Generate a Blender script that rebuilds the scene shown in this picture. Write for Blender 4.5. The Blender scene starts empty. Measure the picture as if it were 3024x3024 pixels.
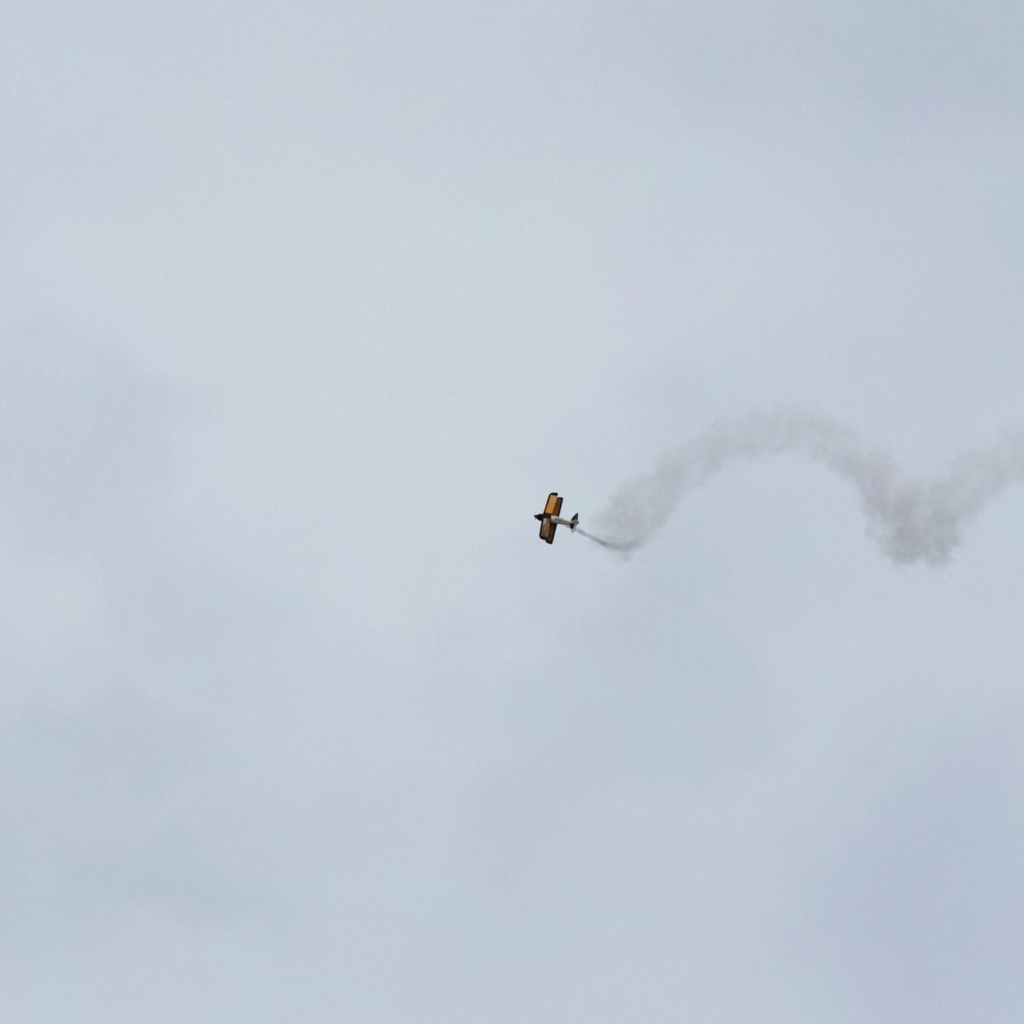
import bpy, bmesh, math, random
import numpy as np
from mathutils import Vector, Matrix

random.seed(7)
scene = bpy.context.scene
C = scene.collection

# ---------------------------------------------------------------- camera
ELEV = math.radians(25.0)            # how far the spectator looks up
HALF = math.radians(5.0)             # half the angle of view (long telephoto)
TAN = math.tan(HALF)
DIST = 675.0                         # metres to the aircraft
R = Vector((1, 0, 0))
F = Vector((0, math.cos(ELEV), math.sin(ELEV)))
U = Vector((0, -math.sin(ELEV), math.cos(ELEV)))
EYE = Vector((0, 0, 1.7))
cam_data = bpy.data.cameras.new("camera")
cam = bpy.data.objects.new("camera", cam_data)
C.objects.link(cam)
cam.location = EYE
cam.rotation_euler = (math.radians(90) + ELEV, 0, 0)
cam_data.sensor_width = 36
cam_data.lens = 18 / TAN
cam_data.clip_start = 0.5
cam_data.clip_end = 60000
scene.camera = cam

# ---------------------------------------------------------------- world: thin overcast over a daylight sky
SUN_EL, SUN_AZ = math.radians(50), math.radians(150)     # azimuth clockwise from +Y
world = bpy.data.worlds.new("World")
scene.world = world
world.use_nodes = True
nt = world.node_tree
nt.nodes.clear()


class G:
    """tiny helper to write node graphs as arithmetic"""
    def __init__(self, tree):
        self.t = tree

    def _in(self, sock, v):
        if hasattr(v, "is_output"):
            self.t.links.new(v, sock)
        elif v is not None:
            sock.default_value = v

    def m(self, op, a, b=None, c=None, clamp=False):
        n = self.t.nodes.new("ShaderNodeMath")
        n.operation = op
        n.use_clamp = clamp
        for i, v in enumerate((a, b, c)):
            self._in(n.inputs[i], v)
        return n.outputs[0]

    def v(self, op, a, b=None, c=None):
        n = self.t.nodes.new("ShaderNodeVectorMath")
        n.operation = op
        self._in(n.inputs[0], a)
        if op == "SCALE":
            self._in(n.inputs[3], b)
        elif b is not None:
            self._in(n.inputs[1], b)
        if c is not None:
            self._in(n.inputs[2], c)
        return n.outputs[1] if op in ("DOT_PRODUCT", "LENGTH") else n.outputs[0]

    def noise(self, vec, scale, detail=3.0, rough=0.5, color=False, dist=0.0):
        n = self.t.nodes.new("ShaderNodeTexNoise")
        self._in(n.inputs["Vector"], vec)
        n.inputs["Scale"].default_value = scale
        n.inputs["Detail"].default_value = detail
        n.inputs["Roughness"].default_value = rough
        n.inputs["Distortion"].default_value = dist
        return n.outputs["Color" if color else "Fac"]

    def ss(self, x, lo, hi, a=0.0, b=1.0):
        n = self.t.nodes.new("ShaderNodeMapRange")
        n.interpolation_type = "SMOOTHSTEP"
        self._in(n.inputs[0], x)
        for i, v in zip((1, 2, 3, 4), (lo, hi, a, b)):
            n.inputs[i].default_value = v
        return n.outputs[0]

    def mix(self, f, a, b):
        n = self.t.nodes.new("ShaderNodeMix")
        n.data_type = "RGBA"
        self._in(n.inputs[0], f)
        self._in(n.inputs[6], a if hasattr(a, "is_output") else (*a[:3], 1))
        self._in(n.inputs[7], b if hasattr(b, "is_output") else (*b[:3], 1))
        return n.outputs[2]

    def xyz(self, vec):
        n = self.t.nodes.new("ShaderNodeSeparateXYZ")
        self._in(n.inputs[0], vec)
        return n.outputs

    def comb(self, x, y, z):
        n = self.t.nodes.new("ShaderNodeCombineXYZ")
        for i, v in enumerate((x, y, z)):
            self._in(n.inputs[i], v)
        return n.outputs[0]


def srgb(r, g, b):
    return tuple((c / 255 / 12.92) if c / 255 <= 0.04045 else ((c / 255 + 0.055) / 1.055) ** 2.4 for c in (r, g, b))


W_STRENGTH = 0.1
g = G(nt)
out = nt.nodes.new("ShaderNodeOutputWorld")
bg = nt.nodes.new("ShaderNodeBackground")
bg.inputs["Strength"].default_value = W_STRENGTH
nt.links.new(bg.outputs[0], out.inputs[0])
sky = nt.nodes.new("ShaderNodeTexSky")
sky.sky_type = "NISHITA"
sky.sun_disc = False
sky.sun_elevation = SUN_EL
sky.sun_rotation = SUN_AZ
tc = nt.nodes.new("ShaderNodeTexCoord")
d = tc.outputs["Generated"]
# gentle warping so that no cloud has a regular outline
warp = g.v("SCALE", g.v("SUBTRACT", g.noise(d, 22.0, 4.0, 0.55, color=True), (0.5, 0.5, 0.5)), 0.060)
dw = g.v("ADD", d, warp)
# cloud masses: (direction given as angles right / up of the bearing the clouds were seen on, size, strength)
S = 0.0874886 * 2 / 1932


def cdir(px, py):
    return (F + R * ((px - 966) * S) + U * ((966 - py) * S)).normalized()


bright = None
CLOUDS = [  # x, y, radius x, radius y, tilt, amount  (sky picture 1932 wide; + is brighter)
    (620, 560, 560, 470, 0, 0.34),
    (760, 900, 300, 320, 0, 0.36),
    (1260, 520, 380, 180, 0.3, 0.10),
    (200, 560, 250, 120, 0, 0.18),
    (80, 770, 120, 80, -0.5, 0.06),
    (245, 755, 90, 120, -0.6, -0.08),
    (290, 900, 210, 110, -0.7, 0.08),
    (60, 1060, 150, 120, 0, 0.20),
    (120, 1440, 260, 130, 0.3, -0.17),
    (330, 1380, 200, 90, 0.4, 0.02),
    (400, 1660, 190, 110, 0.3, -0.15),
    (0, 1700, 250, 150, 0, -0.23),
    (700, 1250, 220, 160, 0, -0.04),
    (1080, 1270, 270, 130, 0.4, -0.04),
    (900, 1360, 130, 90, 0, 0.19),
    (1160, 1000, 190, 150, 0, -0.21),
    (1220, 740, 150, 90, 0, -0.18),
    (1450, 1100, 200, 120, 0, -0.03),
    (1750, 1240, 240, 100, 0.2, 0.12),
    (1850, 60, 420, 260, -0.6, -0.38),
    (1260, 60, 130, 120, 0, -0.18),
    (1450, 260, 260, 130, -0.6, -0.02),
    (1780, 640, 170, 260, 0, 0.03),
    (60, 60, 300, 160, 0, 0.09),
    (1850, 1750, 330, 320, 0.7, -0.42),
    (1380, 1560, 190, 160, 0, 0.07),
    (1050, 1750, 330, 150, 0.3, -0.08),
    (750, 1850, 250, 100, 0, 0.00),
]
fz = g.m("MAXIMUM", g.v("DOT_PRODUCT", dw, tuple(F)), 0.05)
uu = g.m("DIVIDE", g.v("DOT_PRODUCT", dw, tuple(R)), fz)
vv = g.m("DIVIDE", g.v("DOT_PRODUCT", dw, tuple(U)), fz)
for px, py, rx, ry, tilt, amt in CLOUDS:
    cx, cy = (px - 966) * S, (966 - py) * S
    x = g.m("SUBTRACT", uu, cx)
    y = g.m("SUBTRACT", vv, cy)
    ct, st = math.cos(tilt), math.sin(tilt)
    xr = g.m("MULTIPLY_ADD", y, st / (rx * S), g.m("MULTIPLY", x, ct / (rx * S)))
    yr = g.m("MULTIPLY_ADD", x, -st / (ry * S), g.m("MULTIPLY", y, ct / (ry * S)))
    q = g.m("MULTIPLY_ADD", yr, yr, g.m("MULTIPLY", xr, xr))
    e = g.m("MULTIPLY", g.m("EXPONENT", g.m("MULTIPLY", q, -0.8)), amt)
    bright = e if bright is None else g.m("ADD", bright, e)
BANKS = [  # x, y, radius x, radius y, tilt, amount, edge softness: banks with a firmer rim
    (262, 965, 330, 150, -1.02, -0.17, 0.50),
    (260, 770, 95, 110, -0.5, -0.11, 0.7),
    (30, 790, 170, 110, -0.3, -0.09, 0.7),
    (1120, 1320, 290, 260, 0.5, -0.17, 0.40),
    (1230, 800, 190, 150, 0.2, -0.03, 0.6),
    (300, 1660, 200, 110, 0.15, -0.13, 0.5),
    (160, 1400, 260, 90, 0.1, -0.09, 0.6),
    (620, 1480, 260, 120, 0.3, -0.06, 0.6),
    (1800, 640, 240, 170, 0.1, -0.07, 0.6),
    (1700, 1640, 300, 150, 0.7, -0.08, 0.6),
]
fwarp = g.v("SCALE", g.v("SUBTRACT", g.noise(d, 70.0, 6.0, 0.68, color=True), (0.5, 0.5, 0.5)), 0.030)
df = g.v("ADD", dw, fwarp)
fz2 = g.m("MAXIMUM", g.v("DOT_PRODUCT", df, tuple(F)), 0.05)
uf = g.m("DIVIDE", g.v("DOT_PRODUCT", df, tuple(R)), fz2)
vf = g.m("DIVIDE", g.v("DOT_PRODUCT", df, tuple(U)), fz2)
for px, py, rx, ry, tilt, amt, so in BANKS:
    x = g.m("SUBTRACT", uf, (px - 966) * S)
    y = g.m("SUBTRACT", vf, (966 - py) * S)
    ct, st = math.cos(tilt), math.sin(tilt)
    xr = g.m("MULTIPLY_ADD", y, st / (rx * S), g.m("MULTIPLY", x, ct / (rx * S)))
    yr = g.m("MULTIPLY_ADD", x, -st / (ry * S), g.m("MULTIPLY", y, ct / (ry * S)))
    q = g.m("SQRT", g.m("MULTIPLY_ADD", yr, yr, g.m("MULTIPLY", xr, xr)))
    bright = g.m("ADD", bright, g.ss(q, 1 - so, 1 + so * 0.6, amt, 0.0))
# the same kind of soft mottled overcast over the whole sky
broad = g.m("SUBTRACT", g.noise(d, 9.0, 5.0, 0.55), 0.5)
fine = g.m("SUBTRACT", g.noise(d, 45.0, 5.0, 0.6), 0.5)
bright = g.m("ADD", bright, g.m("MULTIPLY_ADD", broad, 0.20, 0.65))
bright = g.m("ADD", bright, g.m("MULTIPLY", fine, 0.14), clamp=True)
k = 1 / W_STRENGTH
dark = tuple(c * k for c in srgb(177, 189, 205))
lite = tuple(c * k for c in srgb(206, 215, 223))
cloud = g.mix(bright, dark, lite)
# faint pink / cyan drift in the cloud colour
hue = g.m("SUBTRACT", g.noise(d, 70.0, 5.0, 0.7), 0.5)
cloud = g.v("MULTIPLY", cloud, g.comb(g.m("MULTIPLY_ADD", hue, 0.10, 1.0), g.m("MULTIPLY_ADD", hue, -0.09, 0.997), g.m("MULTIPLY_ADD", hue, 0.04, 1.0)))
grain = g.m("MULTIPLY_ADD", g.m("SUBTRACT", g.noise(d, 2100.0, 2.0, 0.8), 0.5), 0.18, 1.0)
mauve = None
for px, py, rr, amt in [(200, 800, 230, 1.0), (1800, 600, 330, 1.2), (1850, 1750, 420, 1.3), (1480, 200, 260, 0.6), (560, 1150, 220, 0.5),
                        (1050, 820, 150, 0.6), (100, 60, 420, 0.5), (420, 1640, 260, -0.5), (700, 620, 380, -0.4), (1060, 1500, 300, 0.2)]:
    x = g.m("SUBTRACT", uu, (px - 966) * S)
    y = g.m("SUBTRACT", vv, (966 - py) * S)
    q2 = g.m("MULTIPLY", g.m("MULTIPLY_ADD", y, y, g.m("MULTIPLY", x, x)), -1 / (rr * S) ** 2)
    e = g.m("MULTIPLY", g.m("EXPONENT", q2), amt)
    mauve = e if mauve is None else g.m("ADD", mauve, e)
cloud = g.v("MULTIPLY", cloud, g.comb(g.m("MULTIPLY_ADD", mauve, 0.002, 1.0), g.m("MULTIPLY_ADD", mauve, -0.008, 1.0), g.m("MULTIPLY_ADD", mauve, 0.014, 1.0)))
cloud = g.v("SCALE", cloud, grain)
col = g.mix(0.06, cloud, sky.outputs[0])
nt.links.new(col, bg.inputs["Color"])

# ---------------------------------------------------------------- sun, softened by the overcast
sl = bpy.data.lights.new("sun", "SUN")
sl.energy = 1.0
sl.angle = math.radians(20)
sl.color = (1.0, 0.93, 0.84)
sun = bpy.data.objects.new("sun", sl)
C.objects.link(sun)
sd = Vector((math.sin(SUN_AZ) * math.cos(SUN_EL), math.cos(SUN_AZ) * math.cos(SUN_EL), math.sin(SUN_EL)))
sun.rotation_euler = sd.to_track_quat("Z", "Y").to_euler()

vs = scene.view_settings
scene.display_settings.display_device = "sRGB"
vs.view_transform = "Standard"
vs.look = "None"
vs.exposure = 0
vs.gamma = 1
vs.use_curve_mapping = False
scene.cycles.volume_bounces = 3
scene.cycles.volume_max_steps = 512


# ---------------------------------------------------------------- helpers
def material(name):
    m = bpy.data.materials.new(name)
    m.use_nodes = True
    t = m.node_tree
    b = t.nodes["Principled BSDF"]
    return m, G(t), b, t


def plain(name, colour, rough=0.45, metal=0.0, coat=0.0, wear=0.12, bump=0.0):
    m, q, b, t = material(name)
    co = t.nodes.new("ShaderNodeTexCoord").outputs["Object"]
    n = q.noise(co, 3.0, 4.0, 0.6)
    c = q.mix(n, tuple(x * (1 - wear) for x in colour), tuple(min(1, x * (1 + wear)) for x in colour))
    t.links.new(c, b.inputs["Base Color"])
    b.inputs["Roughness"].default_value = rough
    b.inputs["Metallic"].default_value = metal
    b.inputs["Coat Weight"].default_value = coat
    b.inputs["Specular IOR Level"].default_value = 0.3 if max(colour) > 0.1 else 0.12
    return m


def link(name, me, mat, parent=None, smooth=True):
    o = bpy.data.objects.new(name, me)
    C.objects.link(o)
    me.materials.append(mat)
    if smooth:
        for p in me.polygons:
            p.use_smooth = True
    if parent is not None:
        o.parent = parent
    return o


def mesh(verts, faces, name="mesh"):
    me = bpy.data.meshes.new(name)
    me.from_pydata([tuple(v) for v in verts], [], faces)
    me.validate()
    bm = bmesh.new()
    bm.from_mesh(me)
    bmesh.ops.recalc_face_normals(bm, faces=bm.faces)
    bm.to_mesh(me)
    bm.free()
    return me


def loft(rings, close_ends=True, name="mesh"):
    """rings: list of equally long closed vertex loops"""
    n = len(rings[0])
    verts = [v for r in rings for v in r]
    faces = []
    for i in range(len(rings) - 1):
        for j in range(n):
            a, b = i * n + j, i * n + (j + 1) % n
            faces.append((a, b, b + n, a + n))
    if close_ends:
        faces.append(tuple(range(n))[::-1])
        faces.append(tuple(range((len(rings) - 1) * n, len(rings) * n)))
    return mesh(verts, faces, name)


def tube(pts, rads, n=10, flat=1.0, name="tube"):
    rings = []
    pts = [Vector(p) for p in pts]
    for i, p in enumerate(pts):
        t = (pts[min(i + 1, len(pts) - 1)] - pts[max(i - 1, 0)]).normalized()
        a = Vector((0, 1, 0))
        if abs(t.dot(a)) > 0.95:
            a = Vector((1, 0, 0))
        s = t.cross(a).normalized()
        w = t.cross(s).normalized()
        rr = rads[i] if hasattr(rads, "__len__") else rads
        rings.append([p + s * math.cos(2 * math.pi * j / n) * rr * flat + w * math.sin(2 * math.pi * j / n) * rr for j in range(n)])
    return loft(rings, name=name)


def superellipse(y, cz, hw, hh, n=28, e=2.4):
    r = []
    for j in range(n):
        a = 2 * math.pi * j / n
        c, s = math.cos(a), math.sin(a)
        r.append(Vector((hw * math.copysign(abs(c) ** (2 / e), c), y, cz + hh * math.copysign(abs(s) ** (2 / e), s))))
    return r


# ---------------------------------------------------------------- ground under the show (far below the frame)
gm, q, b, t = material("airfield_grass")
co = t.nodes.new("ShaderNodeTexCoord").outputs["Object"]
n1 = q.noise(co, 0.004, 6.0, 0.6)
n2 = q.noise(co, 0.25, 6.0, 0.7)
c = q.mix(n1, (0.10, 0.11, 0.07), (0.17, 0.16, 0.12))
c = q.mix(q.m("MULTIPLY", n2, 0.5), c, (0.20, 0.18, 0.14))
t.links.new(c, b.inputs["Base Color"])
b.inputs["Roughness"].default_value = 0.95
gv, gf = [(0, 0, 0)], []
NS, RR = 96, (300, 1500, 6000, 25000)
for r_ in RR:
    for j in range(NS):
        a = 2 * math.pi * j / NS
        gv.append((r_ * math.cos(a), r_ * math.sin(a), 0))
for j in range(NS):
    gf.append((0, 1 + j, 1 + (j + 1) % NS))
for i in range(len(RR) - 1):
    for j in range(NS):
        a, b2 = 1 + i * NS + j, 1 + i * NS + (j + 1) % NS
        gf.append((a, a + NS, b2 + NS, b2))
ground = link("ground", mesh(gv, gf, "ground"), gm, smooth=False)
ground["kind"] = "structure"

# ---------------------------------------------------------------- the aircraft
# local axes: x to its right wing, y to its nose, z to its top
PX = 3024 / (2 * TAN * DIST)          # photo pixels per metre at DIST
f_ = Vector((-0.978, 0.178, -0.125))
r_ = Vector((0.215, 0.872, -0.44))
u_ = r_.cross(f_)
M = np.array([[r_.x, f_.x, u_.x], [r_.y, f_.y, u_.y], [r_.z, f_.z, u_.z]], float)
Us, _, Vt = np.linalg.svd(M)
B = Us @ Vt
if np.linalg.det(B) < 0:
    raise RuntimeError("mirrored frame")
VIEW = np.array([list(R), list(U), list(-F)]).T      # columns: right, up, towards the viewer
WB = VIEW @ B


YS = 0.96


def at(sx, sy, depth=0.0):
    """world point seen at photo pixel (3024 wide), DIST + depth metres away"""
    k2 = (DIST + depth)
    return EYE + F * k2 + R * ((sx - 1512) / 1512 * TAN * k2) + U * ((1512 - sy) / 1512 * TAN * k2)


plane = bpy.data.objects.new("biplane", None)
C.objects.link(plane)
plane.matrix_world = Matrix.Translation(at(1636.6, 1535.0)) @ Matrix(WB.tolist()).to_4x4()
plane.empty_display_size = 3
plane["label"] = "small aerobatic biplane with orange wings edged black and white rear fuselage, trailing smoke"
plane["category"] = "airplane"

BLACK = (0.008, 0.006, 0.006)
MAROON = (0.035, 0.006, 0.006)
ORANGE = (0.80, 0.30, 0.030)
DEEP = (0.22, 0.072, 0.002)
WHITE = (0.76, 0.71, 0.64)


def wing_paint(name, main_right, main_left, root, lead, trail, tip, y_lead, y_trail, x_tip, black_lead, black_trail, sweep):
    """enamel paint laid out in bands along the wing"""
    m, q, b, t = material(name)
    co = t.nodes.new("ShaderNodeTexCoord").outputs["Object"]
    s = q.xyz(co)
    ax = q.m("ABSOLUTE", s[0])
    yy = q.m("ADD", s[1], q.m("MULTIPLY", ax, sweep))
    wob = q.m("MULTIPLY", q.m("SUBTRACT", q.noise(co, 2.2, 3.0, 0.5), 0.5), 0.05)
    yy = q.m("ADD", yy, wob)
    cen = q.ss(ax, 0.33, 0.45)
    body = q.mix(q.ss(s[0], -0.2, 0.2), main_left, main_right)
    n = q.noise(co, 1.6, 4.0, 0.6)
    body = q.mix(q.m("MULTIPLY", q.ss(n, 0.4, 0.7), 0.30), body, (0.85, 0.62, 0.40) if black_lead else (0.10, 0.03, 0.008))
    if black_lead:
        # pale flash behind the leading edge of the left half, narrowing outboard
        lim = q.m("MULTIPLY_ADD", ax, 0.10, y_lead - 0.36)
        pale = q.m("MULTIPLY", q.ss(q.m("SUBTRACT", yy, lim), -0.10, 0.10), q.ss(s[0], -0.35, -0.45, 0.0, 1.0))
        body = q.mix(pale, body, q.mix(q.ss(ax, 1.0, 1.5), (0.50, 0.45, 0.40), (0.17, 0.115, 0.085)))
        # paler tan towards the tip of the right half
        body = q.mix(q.m("MULTIPLY", q.ss(s[0], 1.3, 2.7), 0.60), body, (0.62, 0.42, 0.27))
    body = q.mix(cen, root, body)
    if black_lead:
        inb = q.m("MULTIPLY", q.ss(s[0], 0.45, 0.55), q.ss(s[0], 1.1, 1.7, 1.0, 0.0))
        body = q.mix(q.ss(yy, y_lead - 0.05, y_lead + 0.05), body, q.mix(q.m("MULTIPLY", inb, 0.7), lead, (0.10, 0.085, 0.045)))
    if black_trail:
        body = q.mix(q.ss(yy, y_trail - 0.05, y_trail + 0.05), trail, body)
    taper = q.m("MULTIPLY_ADD", q.ss(s[0], -0.2, 0.2), 0.10 if black_trail else 0.0, x_tip)
    ax = q.m("ADD", ax, q.m("SUBTRACT", x_tip, taper))
    body = q.mix(q.ss(ax, x_tip - 0.06, x_tip + 0.05), body, tip)
    t.links.new(body, b.inputs["Base Color"])
    b.inputs["Roughness"].default_value = 0.6
    b.inputs["Specular IOR Level"].default_value = 0.10
    # ribs under the fabric
    wv = q.m("SINE", q.m("MULTIPLY", s[0], 2 * math.pi / 0.28))
    bn = t.nodes.new("ShaderNodeBump")
    bn.inputs["Distance"].default_value = 0.006
    bn.inputs["Strength"].default_value = 0.25
    t.links.new(wv, bn.inputs["Height"])
    t.links.new(bn.outputs[0], b.inputs["Normal"])
    return m


def foil(ch, th, n=14):
    """closed airfoil loop, chordwise coordinate 0 at the nose to -ch at the tail"""
    up, lo = [], []
    for i in range(n + 1):
        c = 0.5 * (1 - math.cos(math.pi * i / n))
        yt = 5 * th * (0.2969 * math.sqrt(c) - 0.126 * c - 0.3516 * c * c + 0.2843 * c ** 3 - 0.1015 * c ** 4)
        up.append((-c * ch, yt * ch * 0.85))
        lo.append((-c * ch, -yt * ch * 0.55))
    return up + lo[1:-1][::-1]


def wing(half, chord, th, y_le, z0, sweep, dihedral, tip_round, side=None, cut=None, name="wing"):
    """a wing panel from tip to tip (side None) or of one side; cut=(x0, x1, c) leaves a bay at the trailing edge"""
    xs = []
    base = [-1, -0.985, -0.96, -0.92, -0.85, -0.7, -0.5, -0.3, -0.12, 0]
    xs = [x * half for x in base] + [-x * half for x in base[:-1]][::-1]
    if side == 1:
        xs = [x for x in xs if x >= 0]
    if side == -1:
        xs = [x for x in xs if x <= 0]
    rings = []
    for x in xs:
        a = abs(x)
        w = max(0.0, (a - (half - tip_round)) / tip_round)
        shrink = math.sqrt(max(0.0, 1 - w ** 2.6)) if w > 0 else 1
        shrink = 0.30 + 0.70 * shrink
        ch = chord * shrink
        yl = y_le - a * sweep - (chord - ch) * 0.90
        rings.append([Vector((x, yl + p[0], z0 + a * dihedral + p[1] * (0.35 + 0.65 * shrink))) for p in foil(ch, th)])
    return loft(rings, name=name)


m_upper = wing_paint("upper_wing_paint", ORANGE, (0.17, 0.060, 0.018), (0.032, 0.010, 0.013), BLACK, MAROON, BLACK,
                     1.36 - 0.25, 0, 2.70, True, False, 0.06)
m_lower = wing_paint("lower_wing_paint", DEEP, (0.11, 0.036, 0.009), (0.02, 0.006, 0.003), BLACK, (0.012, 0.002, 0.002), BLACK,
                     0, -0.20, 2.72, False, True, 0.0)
m_orange = plain("orange_enamel", ORANGE, 0.4, coat=0.2)
m_black = plain("black_enamel", (0.004, 0.004, 0.005), 0.5, coat=0.0)
m_maroon = plain("maroon_enamel", (0.05, 0.010, 0.012), 0.35, coat=0.3)
m_white = plain("white_enamel", WHITE, 0.4, coat=0.2, wear=0.06)
m_deep = plain("brown_enamel", DEEP, 0.6)
m_metal = plain("bare_metal", (0.45, 0.45, 0.46), 0.35, metal=1.0)
m_rubber = plain("rubber", (0.02, 0.02, 0.02), 0.8)

GAP = 0.96
Z_LOW = -0.26
Z_UP = Z_LOW + GAP
# upper wing: mid chord at y = +0.55, lower wing: mid chord at y = 0
uw = link("upper_wing", wing(3.15, 1.02, 0.11, 1.36, Z_UP, 0.06, 0.0, 0.62, name="upper_wing"), m_upper, plane)
uw.location = (0, 0, 0)
lw = link("lower_wing", wing(3.10, 0.95, 0.11, 0.50, Z_LOW, 0.0, 0.035, 0.58, name="lower_wing"), m_lower, plane)


def slab(pts, z0, th, name):
    """thin panel with a bevelled rim from an outline in x, y"""
    n = len(pts)
    cx = sum(p[0] for p in pts) / n
    cy = sum(p[1] for p in pts) / n

    def ring(z, s):
        return [Vector((cx + (p[0] - cx) * s, cy + (p[1] - cy) * s, z0 + z)) for p in pts]
    return loft([ring(-th / 2, 0.93), ring(-th / 4, 1), ring(th / 4, 1), ring(th / 2, 0.93)], name=name)


# ailerons: on both wings, standing a little proud of the trailing edge
for sgn in (1, -1):
    o = link("aileron", slab([(sgn * 1.15, -0.22), (sgn * 2.55, -0.22), (sgn * 2.55, -0.455), (sgn * 1.15, -0.455)],
                             Z_LOW + 0.08, 0.022, "aileron"), m_lower, lw, smooth=False)

# fuselage: rings from firewall to stern post
FUS = [  # y, centre z, half width, half height, squareness
    (1.50, 0.02, 0.435, 0.425, 2.1), (1.20, 0.01, 0.43, 0.43, 2.2), (0.60, 0.0, 0.41, 0.44, 2.4),
    (0.10, 0.0, 0.39, 0.46, 2.6), (-0.50, 0.0, 0.365, 0.45, 2.6), (-1.10, -0.02, 0.32, 0.42, 2.5),
    (-1.70, -0.04, 0.26, 0.37, 2.4), (-2.30, -0.04, 0.18, 0.30, 2.3), (-2.70, 0.0, 0.10, 0.21, 2.2), (-2.86, 0.03, 0.04, 0.13, 2.0)]
fm, q, b, t = material("fuselage_paint")
s = q.xyz(t.nodes.new("ShaderNodeTexCoord").outputs["Object"])
edge = q.m("SUBTRACT", s[1], q.m("MULTIPLY", s[0], 0.54))         # raked boundary between dark nose and white rear
n = q.noise(t.nodes["Texture Coordinate"].outputs["Object"], 2.5, 4, 0.6)
w = q.mix(n, (0.74, 0.67, 0.61), (0.82, 0.74, 0.68))
c = q.mix(q.ss(edge, 0.44, 0.50), w, (0.030, 0.008, 0.006))
t.links.new(c, b.inputs["Base Color"])
b.inputs["Roughness"].default_value = 0.4
b.inputs["Coat Weight"].default_value = 0.25
fus = link("fuselage", loft([superellipse(y, z, w_, h_, e=e_) for y, z, w_, h_, e_ in FUS], name="fuselage"), fm, plane)
COW = [(1.502, 0.02, 0.44, 0.43), (1.70, 0.02, 0.43, 0.43), (1.90, 0.02, 0.37, 0.37), (2.06, 0.02, 0.29, 0.29), (2.17, 0.02, 0.20, 0.20)]
cow = link("cowling", loft([superellipse(y, z, w_, h_, e=2.05) for y, z, w_, h_ in COW], name="cowling"), m_black, plane)
SP = [(2.175, 0.17), (2.24, 0.165), (2.34, 0.135), (2.44, 0.09), (2.52, 0.045), (2.56, 0.012)]
sp = link("spinner", loft([superellipse(y, 0.02, r2, r2, e=2.0, n=20) for y, r2 in SP], name="spinner"), m_black, plane)
# two-bladed propeller stopped upright
for sgn in (1, -1):
    rings = []
    for i in range(9):
        tt = i / 8
        zz = 0.12 + tt * 0.80
        ch = 0.055 + 0.035 * math.sin(math.pi * min(1, tt * 1.15)) - 0.035 * tt ** 3
        tw = math.radians(62 - 42 * tt)
        ring = []
        for j in range(10):
            a = 2 * math.pi * j / 10
            cx_, cy_ = math.cos(a) * ch, math.sin(a) * 0.012
            ring.append(Vector((cx_ * math.cos(tw) - cy_ * math.sin(tw), 2.27 + cx_ * math.sin(tw) + cy_ * math.cos(tw), 0.02 + zz))
                        if sgn > 0 else Vector((-(cx_ * math.cos(tw) - cy_ * math.sin(tw)), 2.27 + cx_ * math.sin(tw) + cy_ * math.cos(tw), 0.02 - zz)))
        rings.append(ring)
    link("propeller_blade", loft(rings, name="propeller_blade"), m_metal, plane)

# bubble canopy behind the upper wing, with its frame and the headrest fairing
cm, q, b, t = material("canopy_acrylic")
b.inputs["Base Color"].default_value = (0.66, 0.62, 0.62, 1)
b.inputs["Roughness"].default_value = 0.18
b.inputs["Transmission Weight"].default_value = 0.35
b.inputs["IOR"].default_value = 1.25
CAN = [(-0.02, 0.40, 0.06, 0.03), (-0.14, 0.41, 0.15, 0.12), (-0.35, 0.41, 0.20, 0.20), (-0.60, 0.40, 0.21, 0.22), (-0.85, 0.38, 0.19, 0.19), (-1.05, 0.36, 0.17, 0.14), (-1.22, 0.34, 0.06, 0.05)]
can = link("canopy", loft([superellipse(y, z, w_, h_, e=2.0, n=24) for y, z, w_, h_ in CAN], name="canopy"), cm, plane)
link("frame", tube([(-0.22, -0.35, 0.42), (-0.16, -0.36, 0.57), (0, -0.36, 0.622), (0.16, -0.36, 0.57), (0.22, -0.35, 0.42)], 0.014, 8), m_white, can)
link("headrest", loft([superellipse(y, z, w_, h_, e=2.0, n=20) for y, z, w_, h_ in
                       [(-1.12, 0.34, 0.14, 0.15), (-1.4, 0.30, 0.11, 0.14), (-1.8, 0.24, 0.07, 0.12), (-2.2, 0.20, 0.03, 0.08)]], name="headrest"), m_white, plane)

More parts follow.
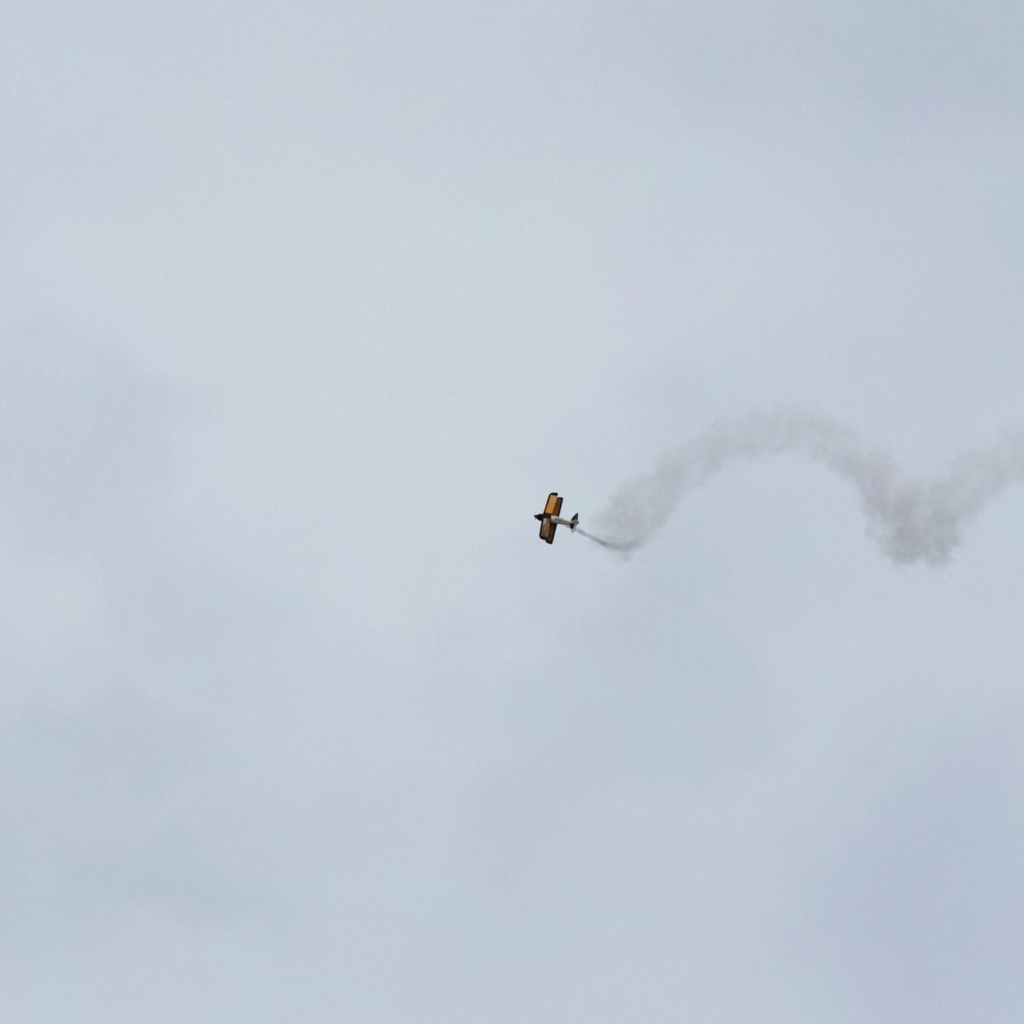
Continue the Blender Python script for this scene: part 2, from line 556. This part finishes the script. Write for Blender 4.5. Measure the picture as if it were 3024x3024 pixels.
# tail
m_tail = plain("tail_black_enamel", (0.008, 0.006, 0.006), 0.6, coat=0.0)
sm_, q, b, t = material("left_stabilizer_smoke_fade")
s = q.xyz(t.nodes.new("ShaderNodeTexCoord").outputs["Object"])
t.links.new(q.mix(q.ss(s[0], -0.85, -0.75), (0.55, 0.53, 0.50), (0.008, 0.006, 0.006)), b.inputs["Base Color"])  # outer part coloured pale, standing in for the smoke that veils it
b.inputs["Roughness"].default_value = 0.6
b.inputs["Specular IOR Level"].default_value = 0.12
ZS = 0.14
for sgn in (1, -1):
    pts = [(0.03, -2.12), (0.28, -2.17), (0.80, -2.38), (1.18, -2.60), (1.30, -2.70), (1.30, -2.745), (0.03, -2.745)]
    st = link("stabilizer", slab([(sgn * x, y) for x, y in pts], ZS, 0.05, "stabilizer"), m_tail if sgn > 0 else sm_, plane, smooth=False)
    pts = [(0.07, -2.755), (1.38, -2.755), (1.40, -2.79), (1.28, -2.88), (0.80, -2.97), (0.30, -3.01), (0.07, -2.95)]
    el = link("elevator", slab([(sgn * x, y) for x, y in pts], ZS, 0.04, "elevator"), m_tail if sgn > 0 else m_white, plane, smooth=False)
    if sgn < 0:
        el["label"] = "elevator half coloured pale as if veiled by smoke"


def fin_slab(pts, th, name):
    n_ = len(pts)
    cy = sum(p[0] for p in pts) / n_
    cz = sum(p[1] for p in pts) / n_

    def ring(x, s2):
        return [Vector((x, cy + (p[0] - cy) * s2, cz + (p[1] - cz) * s2)) for p in pts]
    return loft([ring(-th / 2, 0.92), ring(-th / 4, 1), ring(th / 4, 1), ring(th / 2, 0.92)], name=name)


link("fin", fin_slab([(-2.15, 0.24), (-2.45, 0.50), (-2.72, 0.86), (-2.80, 0.93), (-2.86, 0.93), (-2.86, 0.14)], 0.06, "fin"), m_white, plane, smooth=False)
link("rudder", fin_slab([(-2.87, -0.02), (-2.87, 0.97), (-2.98, 1.00), (-3.16, 0.88), (-3.28, 0.60), (-3.28, 0.22), (-3.14, -0.02)], 0.05, "rudder"), m_white, plane, smooth=False)

# struts and wires
for sgn in (1, -1):
    x = sgn * 2.05
    zl = Z_LOW + 0.05 + 2.05 * 0.035
    link("interplane_strut", tube([(x, -0.02, zl), (x, 0.18, zl + 0.2), (x, 0.39, (zl + Z_UP) / 2), (x, 0.60, Z_UP - 0.2), (x, 0.78, Z_UP - 0.03)],
                                  [0.08, 0.045, 0.035, 0.045, 0.08], 10, 0.25), m_deep, plane)
    for ya, yb in ((1.20, 1.18), (0.55, 0.62)):
        link("cabane_strut", tube([(sgn * 0.26, ya, 0.34), (sgn * 0.34, yb, Z_UP - 0.03)], 0.022, 8, 0.6), m_maroon, plane)
    for ya, yb in ((0.10, 0.80), (0.16, 0.90)):
        link("bracing_wire", tube([(sgn * 0.37, ya + 0.1, Z_LOW + 0.05), (sgn * 2.0, yb, Z_UP - 0.03)], 0.005, 6), m_metal, plane)
        link("bracing_wire", tube([(sgn * 0.36, yb, Z_UP - 0.03), (sgn * 2.0, ya - 0.1, Z_LOW + 0.14)], 0.005, 6), m_metal, plane)
# fixed landing gear with wheel fairings
for sgn in (1, -1):
    link("landing_gear_leg", tube([(sgn * 0.22, 1.12, -0.33), (sgn * 0.50, 1.12, -0.70), (sgn * 0.72, 1.12, -0.98)], [0.09, 0.07, 0.05], 10, 0.35), m_white, plane)
    sx = sgn * 0.74
    wf = link("wheel_fairing", loft([[v + Vector((sx, 0, 0)) for v in superellipse(y, z, w_, h_, e=2.2, n=18)] for y, z, w_, h_ in
                                     [(1.50, -1.03, 0.02, 0.03), (1.42, -1.02, 0.07, 0.11), (1.25, -1.01, 0.10, 0.17), (1.02, -1.0, 0.10, 0.17), (0.78, -1.0, 0.06, 0.11), (0.60, -1.0, 0.015, 0.03)]],
                                    name="wheel_fairing"), m_white, plane)
    wr = []
    for xx, rr in ((-0.05, 0.15), (-0.035, 0.185), (0.035, 0.185), (0.05, 0.15)):
        wr.append([Vector((sx + xx, 1.14 + rr * math.cos(2 * math.pi * j / 20), -1.09 + rr * math.sin(2 * math.pi * j / 20))) for j in range(20)])
    link("wheel", loft(wr, name="wheel"), m_rubber, wf)
link("tail_wheel", tube([(-0.025, -2.98, -0.20), (0.025, -2.98, -0.20)], 0.07, 16), m_rubber, plane)
link("tail_spring", tube([(0, -2.75, -0.02), (0, -2.9, -0.12), (0, -2.98, -0.18)], 0.016, 8), m_metal, plane)
for sgn in (1, -1):
    link("exhaust_pipe", tube([(sgn * 0.16, 1.70, -0.34), (sgn * 0.16, 1.58, -0.44), (sgn * 0.16, 1.35, -0.48)], 0.035, 10), m_metal, plane)

for o in list(bpy.data.objects):      # trim the length of the body
    top = o
    while top.parent is not None:
        top = top.parent
    if o.name.split(".")[0] in ("fin", "rudder", "stabilizer", "elevator", "tail_wheel", "tail_spring"):
        for v in o.data.vertices:
            v.co.y += 0.20
    if top is plane and o.type == "MESH" and o.name.split(".")[0] not in ("upper_wing", "lower_wing", "aileron", "interplane_strut", "bracing_wire", "cabane_strut"):
        for v in o.data.vertices:
            v.co.y = (v.co.y - 0.1) * YS + 0.1

# ---------------------------------------------------------------- smoke
SMX = 1 / PX                          # metres per photo pixel
SM_ORIGIN = at(1512, 1512)
SM_MAT = Matrix((R, F, U)).transposed()


def resample(tab, n):
    t_ = np.array(tab, float)
    x = np.linspace(t_[0, 0], t_[-1, 0], n)
    cols = [np.interp(x, t_[:, 0], t_[:, j]) for j in range(1, t_.shape[1])]
    kern = np.array([1, 2, 3, 2, 1.0])
    kern /= kern.sum()
    for i, c_ in enumerate(cols):
        p = np.concatenate([[c_[0]] * 2, c_, [c_[-1]] * 2])
        cols[i] = np.convolve(p, kern, "valid")
    return x, cols


def curve_node(q, t, tt, ys):
    """float curve through equally spaced samples; returns the value in metres"""
    lo, hi = float(min(ys)), float(max(ys))
    hi = max(hi, lo + 1e-4)
    n_ = t.nodes.new("ShaderNodeFloatCurve")
    cu = n_.mapping.curves[0]
    N = len(ys)
    for i, y in enumerate(ys):
        px_, py_ = i / (N - 1), (float(y) - lo) / (hi - lo)
        if i == 0:
            cu.points[0].location = (px_, py_)
        elif i == N - 1:
            cu.points[-1].location = (px_, py_)
        else:
            cu.points.new(px_, py_)
    for p in cu.points:
        p.handle_type = "VECTOR"
    n_.mapping.update()
    t.links.new(tt, n_.inputs["Value"])
    return q.m("MULTIPLY_ADD", n_.outputs[0], hi - lo, lo)


def smoke(name, tab, colour, dens, billow, bscale, soft, step, parent, N=48, margin=1.3, aniso=0.1, grow=1.0, big=0.0, detail=1.0):
    """tab rows: x, top y, bottom y (photo pixels of the sighting), depth centre, half depth, density factor (metres / 1)"""
    x, (top, bot, yc, hd, df) = resample(tab, N)
    X = (x - 1512) * SMX
    ZC = (1512 - (top + bot) / 2) * SMX
    H = np.maximum((bot - top) / 2 * SMX, 0.12) * grow
    rings = []
    nr = 24
    ph = [random.uniform(0, 6.28) for _ in range(6)]
    for i in range(N):
        ring = []
        for j in range(nr):
            a = 2 * math.pi * j / nr
            w_ = margin * (1 + 0.07 * math.sin(i * 0.9 + 3 * a + ph[0]) + 0.05 * math.sin(i * 1.7 - 2 * a + ph[1]))
            ring.append(Vector((X[i] + 0.10 * H[i] * math.sin(2 * a + i), yc[i] + hd[i] * w_ * math.cos(a), ZC[i] + H[i] * w_ * math.sin(a))))
        rings.append(ring)
    me = loft(rings, name=name)
    m = bpy.data.materials.new(name)
    m.use_nodes = True
    t = m.node_tree
    t.nodes.clear()
    q = G(t)
    co = t.nodes.new("ShaderNodeTexCoord").outputs["Object"]
    wv = q.v("SUBTRACT", q.noise(co, bscale, 4.0, 0.50, color=True), (0.5, 0.5, 0.5))
    wb = q.v("SUBTRACT", q.noise(co, bscale * 0.33, 2.0, 0.5, color=True), (0.5, 0.5, 0.5))
    wv = q.v("ADD", wv, q.v("SCALE", wb, big))
    p0 = q.xyz(co)
    tt0 = q.m("DIVIDE", q.m("SUBTRACT", p0[0], float(X[0])), float(X[-1] - X[0]))
    hh0 = curve_node(q, t, tt0, H)
    p = q.xyz(q.v("ADD", co, q.v("SCALE", wv, q.m("MULTIPLY", hh0, billow))))
    tt = q.m("DIVIDE", q.m("SUBTRACT", p[0], float(X[0])), float(X[-1] - X[0]), clamp=True)
    zc = curve_node(q, t, tt, ZC)
    hh = curve_node(q, t, tt, H)
    yy = curve_node(q, t, tt, yc)
    dd = curve_node(q, t, tt, hd)
    de = curve_node(q, t, tt, df)
    a_ = q.m("DIVIDE", q.m("SUBTRACT", p[2], zc), hh)
    b_ = q.m("DIVIDE", q.m("SUBTRACT", p[1], yy), dd)
    rho = q.m("SQRT", q.m("MULTIPLY_ADD", a_, a_, q.m("MULTIPLY", b_, b_)))
    body = q.ss(rho, soft, 1.12, 1.0, 0.0)
    puff = q.ss(q.noise(co, bscale * 1.3, 4.0, 0.55, dist=1.0), 0.32, 0.66, 0.45, 1.45)
    clump = q.ss(q.noise(co, bscale * 0.5, 3.0, 0.5), 0.33, 0.66, 0.60, 1.40)
    puff = q.m("MULTIPLY", puff, clump)
    den = q.m("MULTIPLY", q.m("MULTIPLY", body, puff), q.m("MULTIPLY", de, dens))
    pv = t.nodes.new("ShaderNodeVolumePrincipled")
    pv.inputs["Color"].default_value = (*colour, 1)
    pv.inputs["Anisotropy"].default_value = aniso
    tint = q.mix(q.ss(q.noise(co, 0.35, 3.0, 0.5), 0.38, 0.62), tuple(c_ * k_ for c_, k_ in zip(colour, (0.95, 0.96, 1.02))),
                 tuple(min(1.0, c_ * k_) for c_, k_ in zip(colour, (1.02, 1.02, 0.99))))
    t.links.new(tint, pv.inputs["Color"])
    t.links.new(den, pv.inputs["Density"])
    o_ = t.nodes.new("ShaderNodeOutputMaterial")
    t.links.new(pv.outputs[0], o_.inputs["Volume"])
    m.cycles.volume_step_rate = step
    me.materials.append(m)
    o = bpy.data.objects.new(name, me)
    C.objects.link(o)
    o.parent = parent
    return o


trail = bpy.data.objects.new("smoke_trail", None)
C.objects.link(trail)
trail.matrix_world = Matrix.Translation(SM_ORIGIN) @ SM_MAT.to_4x4()
trail["label"] = "long wavy trail of thin grey smoke rising and dipping behind the biplane"
trail["category"] = "smoke trail"


def c6(X, Y):
    return 1500 + X * 0.7888, 1000 + Y * 0.7888


T6 = [  # X, top, bottom, depth centre m, half depth m, density
    (300, 690, 760, 0.3, 0.9, 0.2), (325, 660, 790, 0.5, 1.6, 1.3), (380, 600, 800, 0.9, 2.2, 1.45), (420, 568, 826, 1.4, 2.5, 1.55),
    (460, 536, 838, 1.9, 2.6, 1.5), (500, 500, 820, 2.4, 2.6, 1.4), (540, 462, 775, 2.8, 2.4, 1.25), (580, 430, 710, 3.0, 2.2, 1.2),
    (620, 405, 660, 3.2, 2.1, 1.2), (680, 370, 590, 3.2, 2.0, 1.2), (740, 330, 535, 3.1, 2.0, 1.15), (800, 300, 490, 2.9, 1.9, 1.1),
    (860, 285, 462, 2.6, 1.8, 1.0), (920, 265, 452, 2.2, 1.9, 1.0), (980, 238, 440, 1.8, 1.9, 1.05), (1040, 232, 422, 1.4, 1.9, 1.1),
    (1100, 242, 425, 1.0, 1.9, 1.1), (1160, 255, 445, 0.7, 2.0, 1.15), (1220, 285, 485, 0.6, 2.0, 1.2), (1280, 320, 545, 0.7, 2.1, 1.2),
    (1330, 365, 650, 0.9, 2.2, 1.15), (1390, 405, 745, 1.2, 2.6, 1.2), (1440, 455, 822, 1.6, 2.9, 1.3), (1500, 510, 842, 1.9, 3.1, 1.6),
    (1560, 545, 850, 2.1, 3.1, 1.75), (1620, 530, 848, 2.3, 3.1, 1.65), (1665, 490, 832, 2.4, 2.9, 1.25), (1700, 460, 770, 2.4, 2.6, 1.1), (1740, 425, 665, 2.4, 2.4, 0.95),
    (1800, 375, 595, 2.3, 2.3, 0.95), (1860, 325, 560, 2.1, 2.3, 0.95), (1932, 310, 510, 1.9, 2.3, 0.95), (2040, 350, 530, 1.4, 2.2, 0.8),
    (2160, 430, 640, 0.9, 2.4, 0.8), (2280, 560, 800, 0.8, 2.6, 0.6), (2360, 640, 860, 0.8, 2.4, 0.1)]
tab = []
for X_, t0, b0, yc_, hd_, df_ in T6:
    sx, sy = c6(X_, t0)
    tab.append((sx, sy, c6(X_, b0)[1], yc_, hd_, df_))
smoke("plume", tab, (0.965, 0.95, 0.955), 0.145, 1.15, 0.55, 0.66, 0.08, trail, N=72, margin=1.5, grow=1.17, big=0.5)


def z1(X, Y):
    return 1540 + X / 8.05, 1420 + Y / 8.05


J = [  # narrow fresh smoke: x, centre y, half width (zoomed pixels), depth, half depth, density
    (860, 985, 34, 0.7, 0.20, 0.8), (1000, 1020, 66, 0.5, 0.30, 1.9), (1130, 1065, 84, 0.2, 0.36, 2.3), (1250, 1120, 92, -0.3, 0.40, 2.3), (1370, 1180, 86, -0.6, 0.42, 2.2),
    (1500, 1255, 68, -0.4, 0.36, 1.8), (1650, 1330, 70, 0.2, 0.38, 1.5), (1800, 1405, 76, 0.6, 0.42, 1.4), (1932, 1480, 84, 0.6, 0.46, 1.25),
    (2120, 1548, 105, 0.7, 0.6, 0.85), (2350, 1590, 140, 0.9, 0.8, 0.45), (2600, 1540, 180, 1.1, 1.0, 0.26), (2850, 1450, 200, 1.3, 1.1, 0.13), (3100, 1330, 190, 1.5, 1.0, 0.0)]
tab = []
for X_, Y_, h_, yc_, hd_, df_ in J:
    sx, sy = z1(X_, Y_)
    tab.append((sx, sy - h_ / 8.05, sy + h_ / 8.05, yc_, hd_, df_))
smoke("fresh_smoke", tab, (0.78, 0.76, 0.82), 1.0, 0.4, 1.3, 0.40, 0.05, trail, N=48)
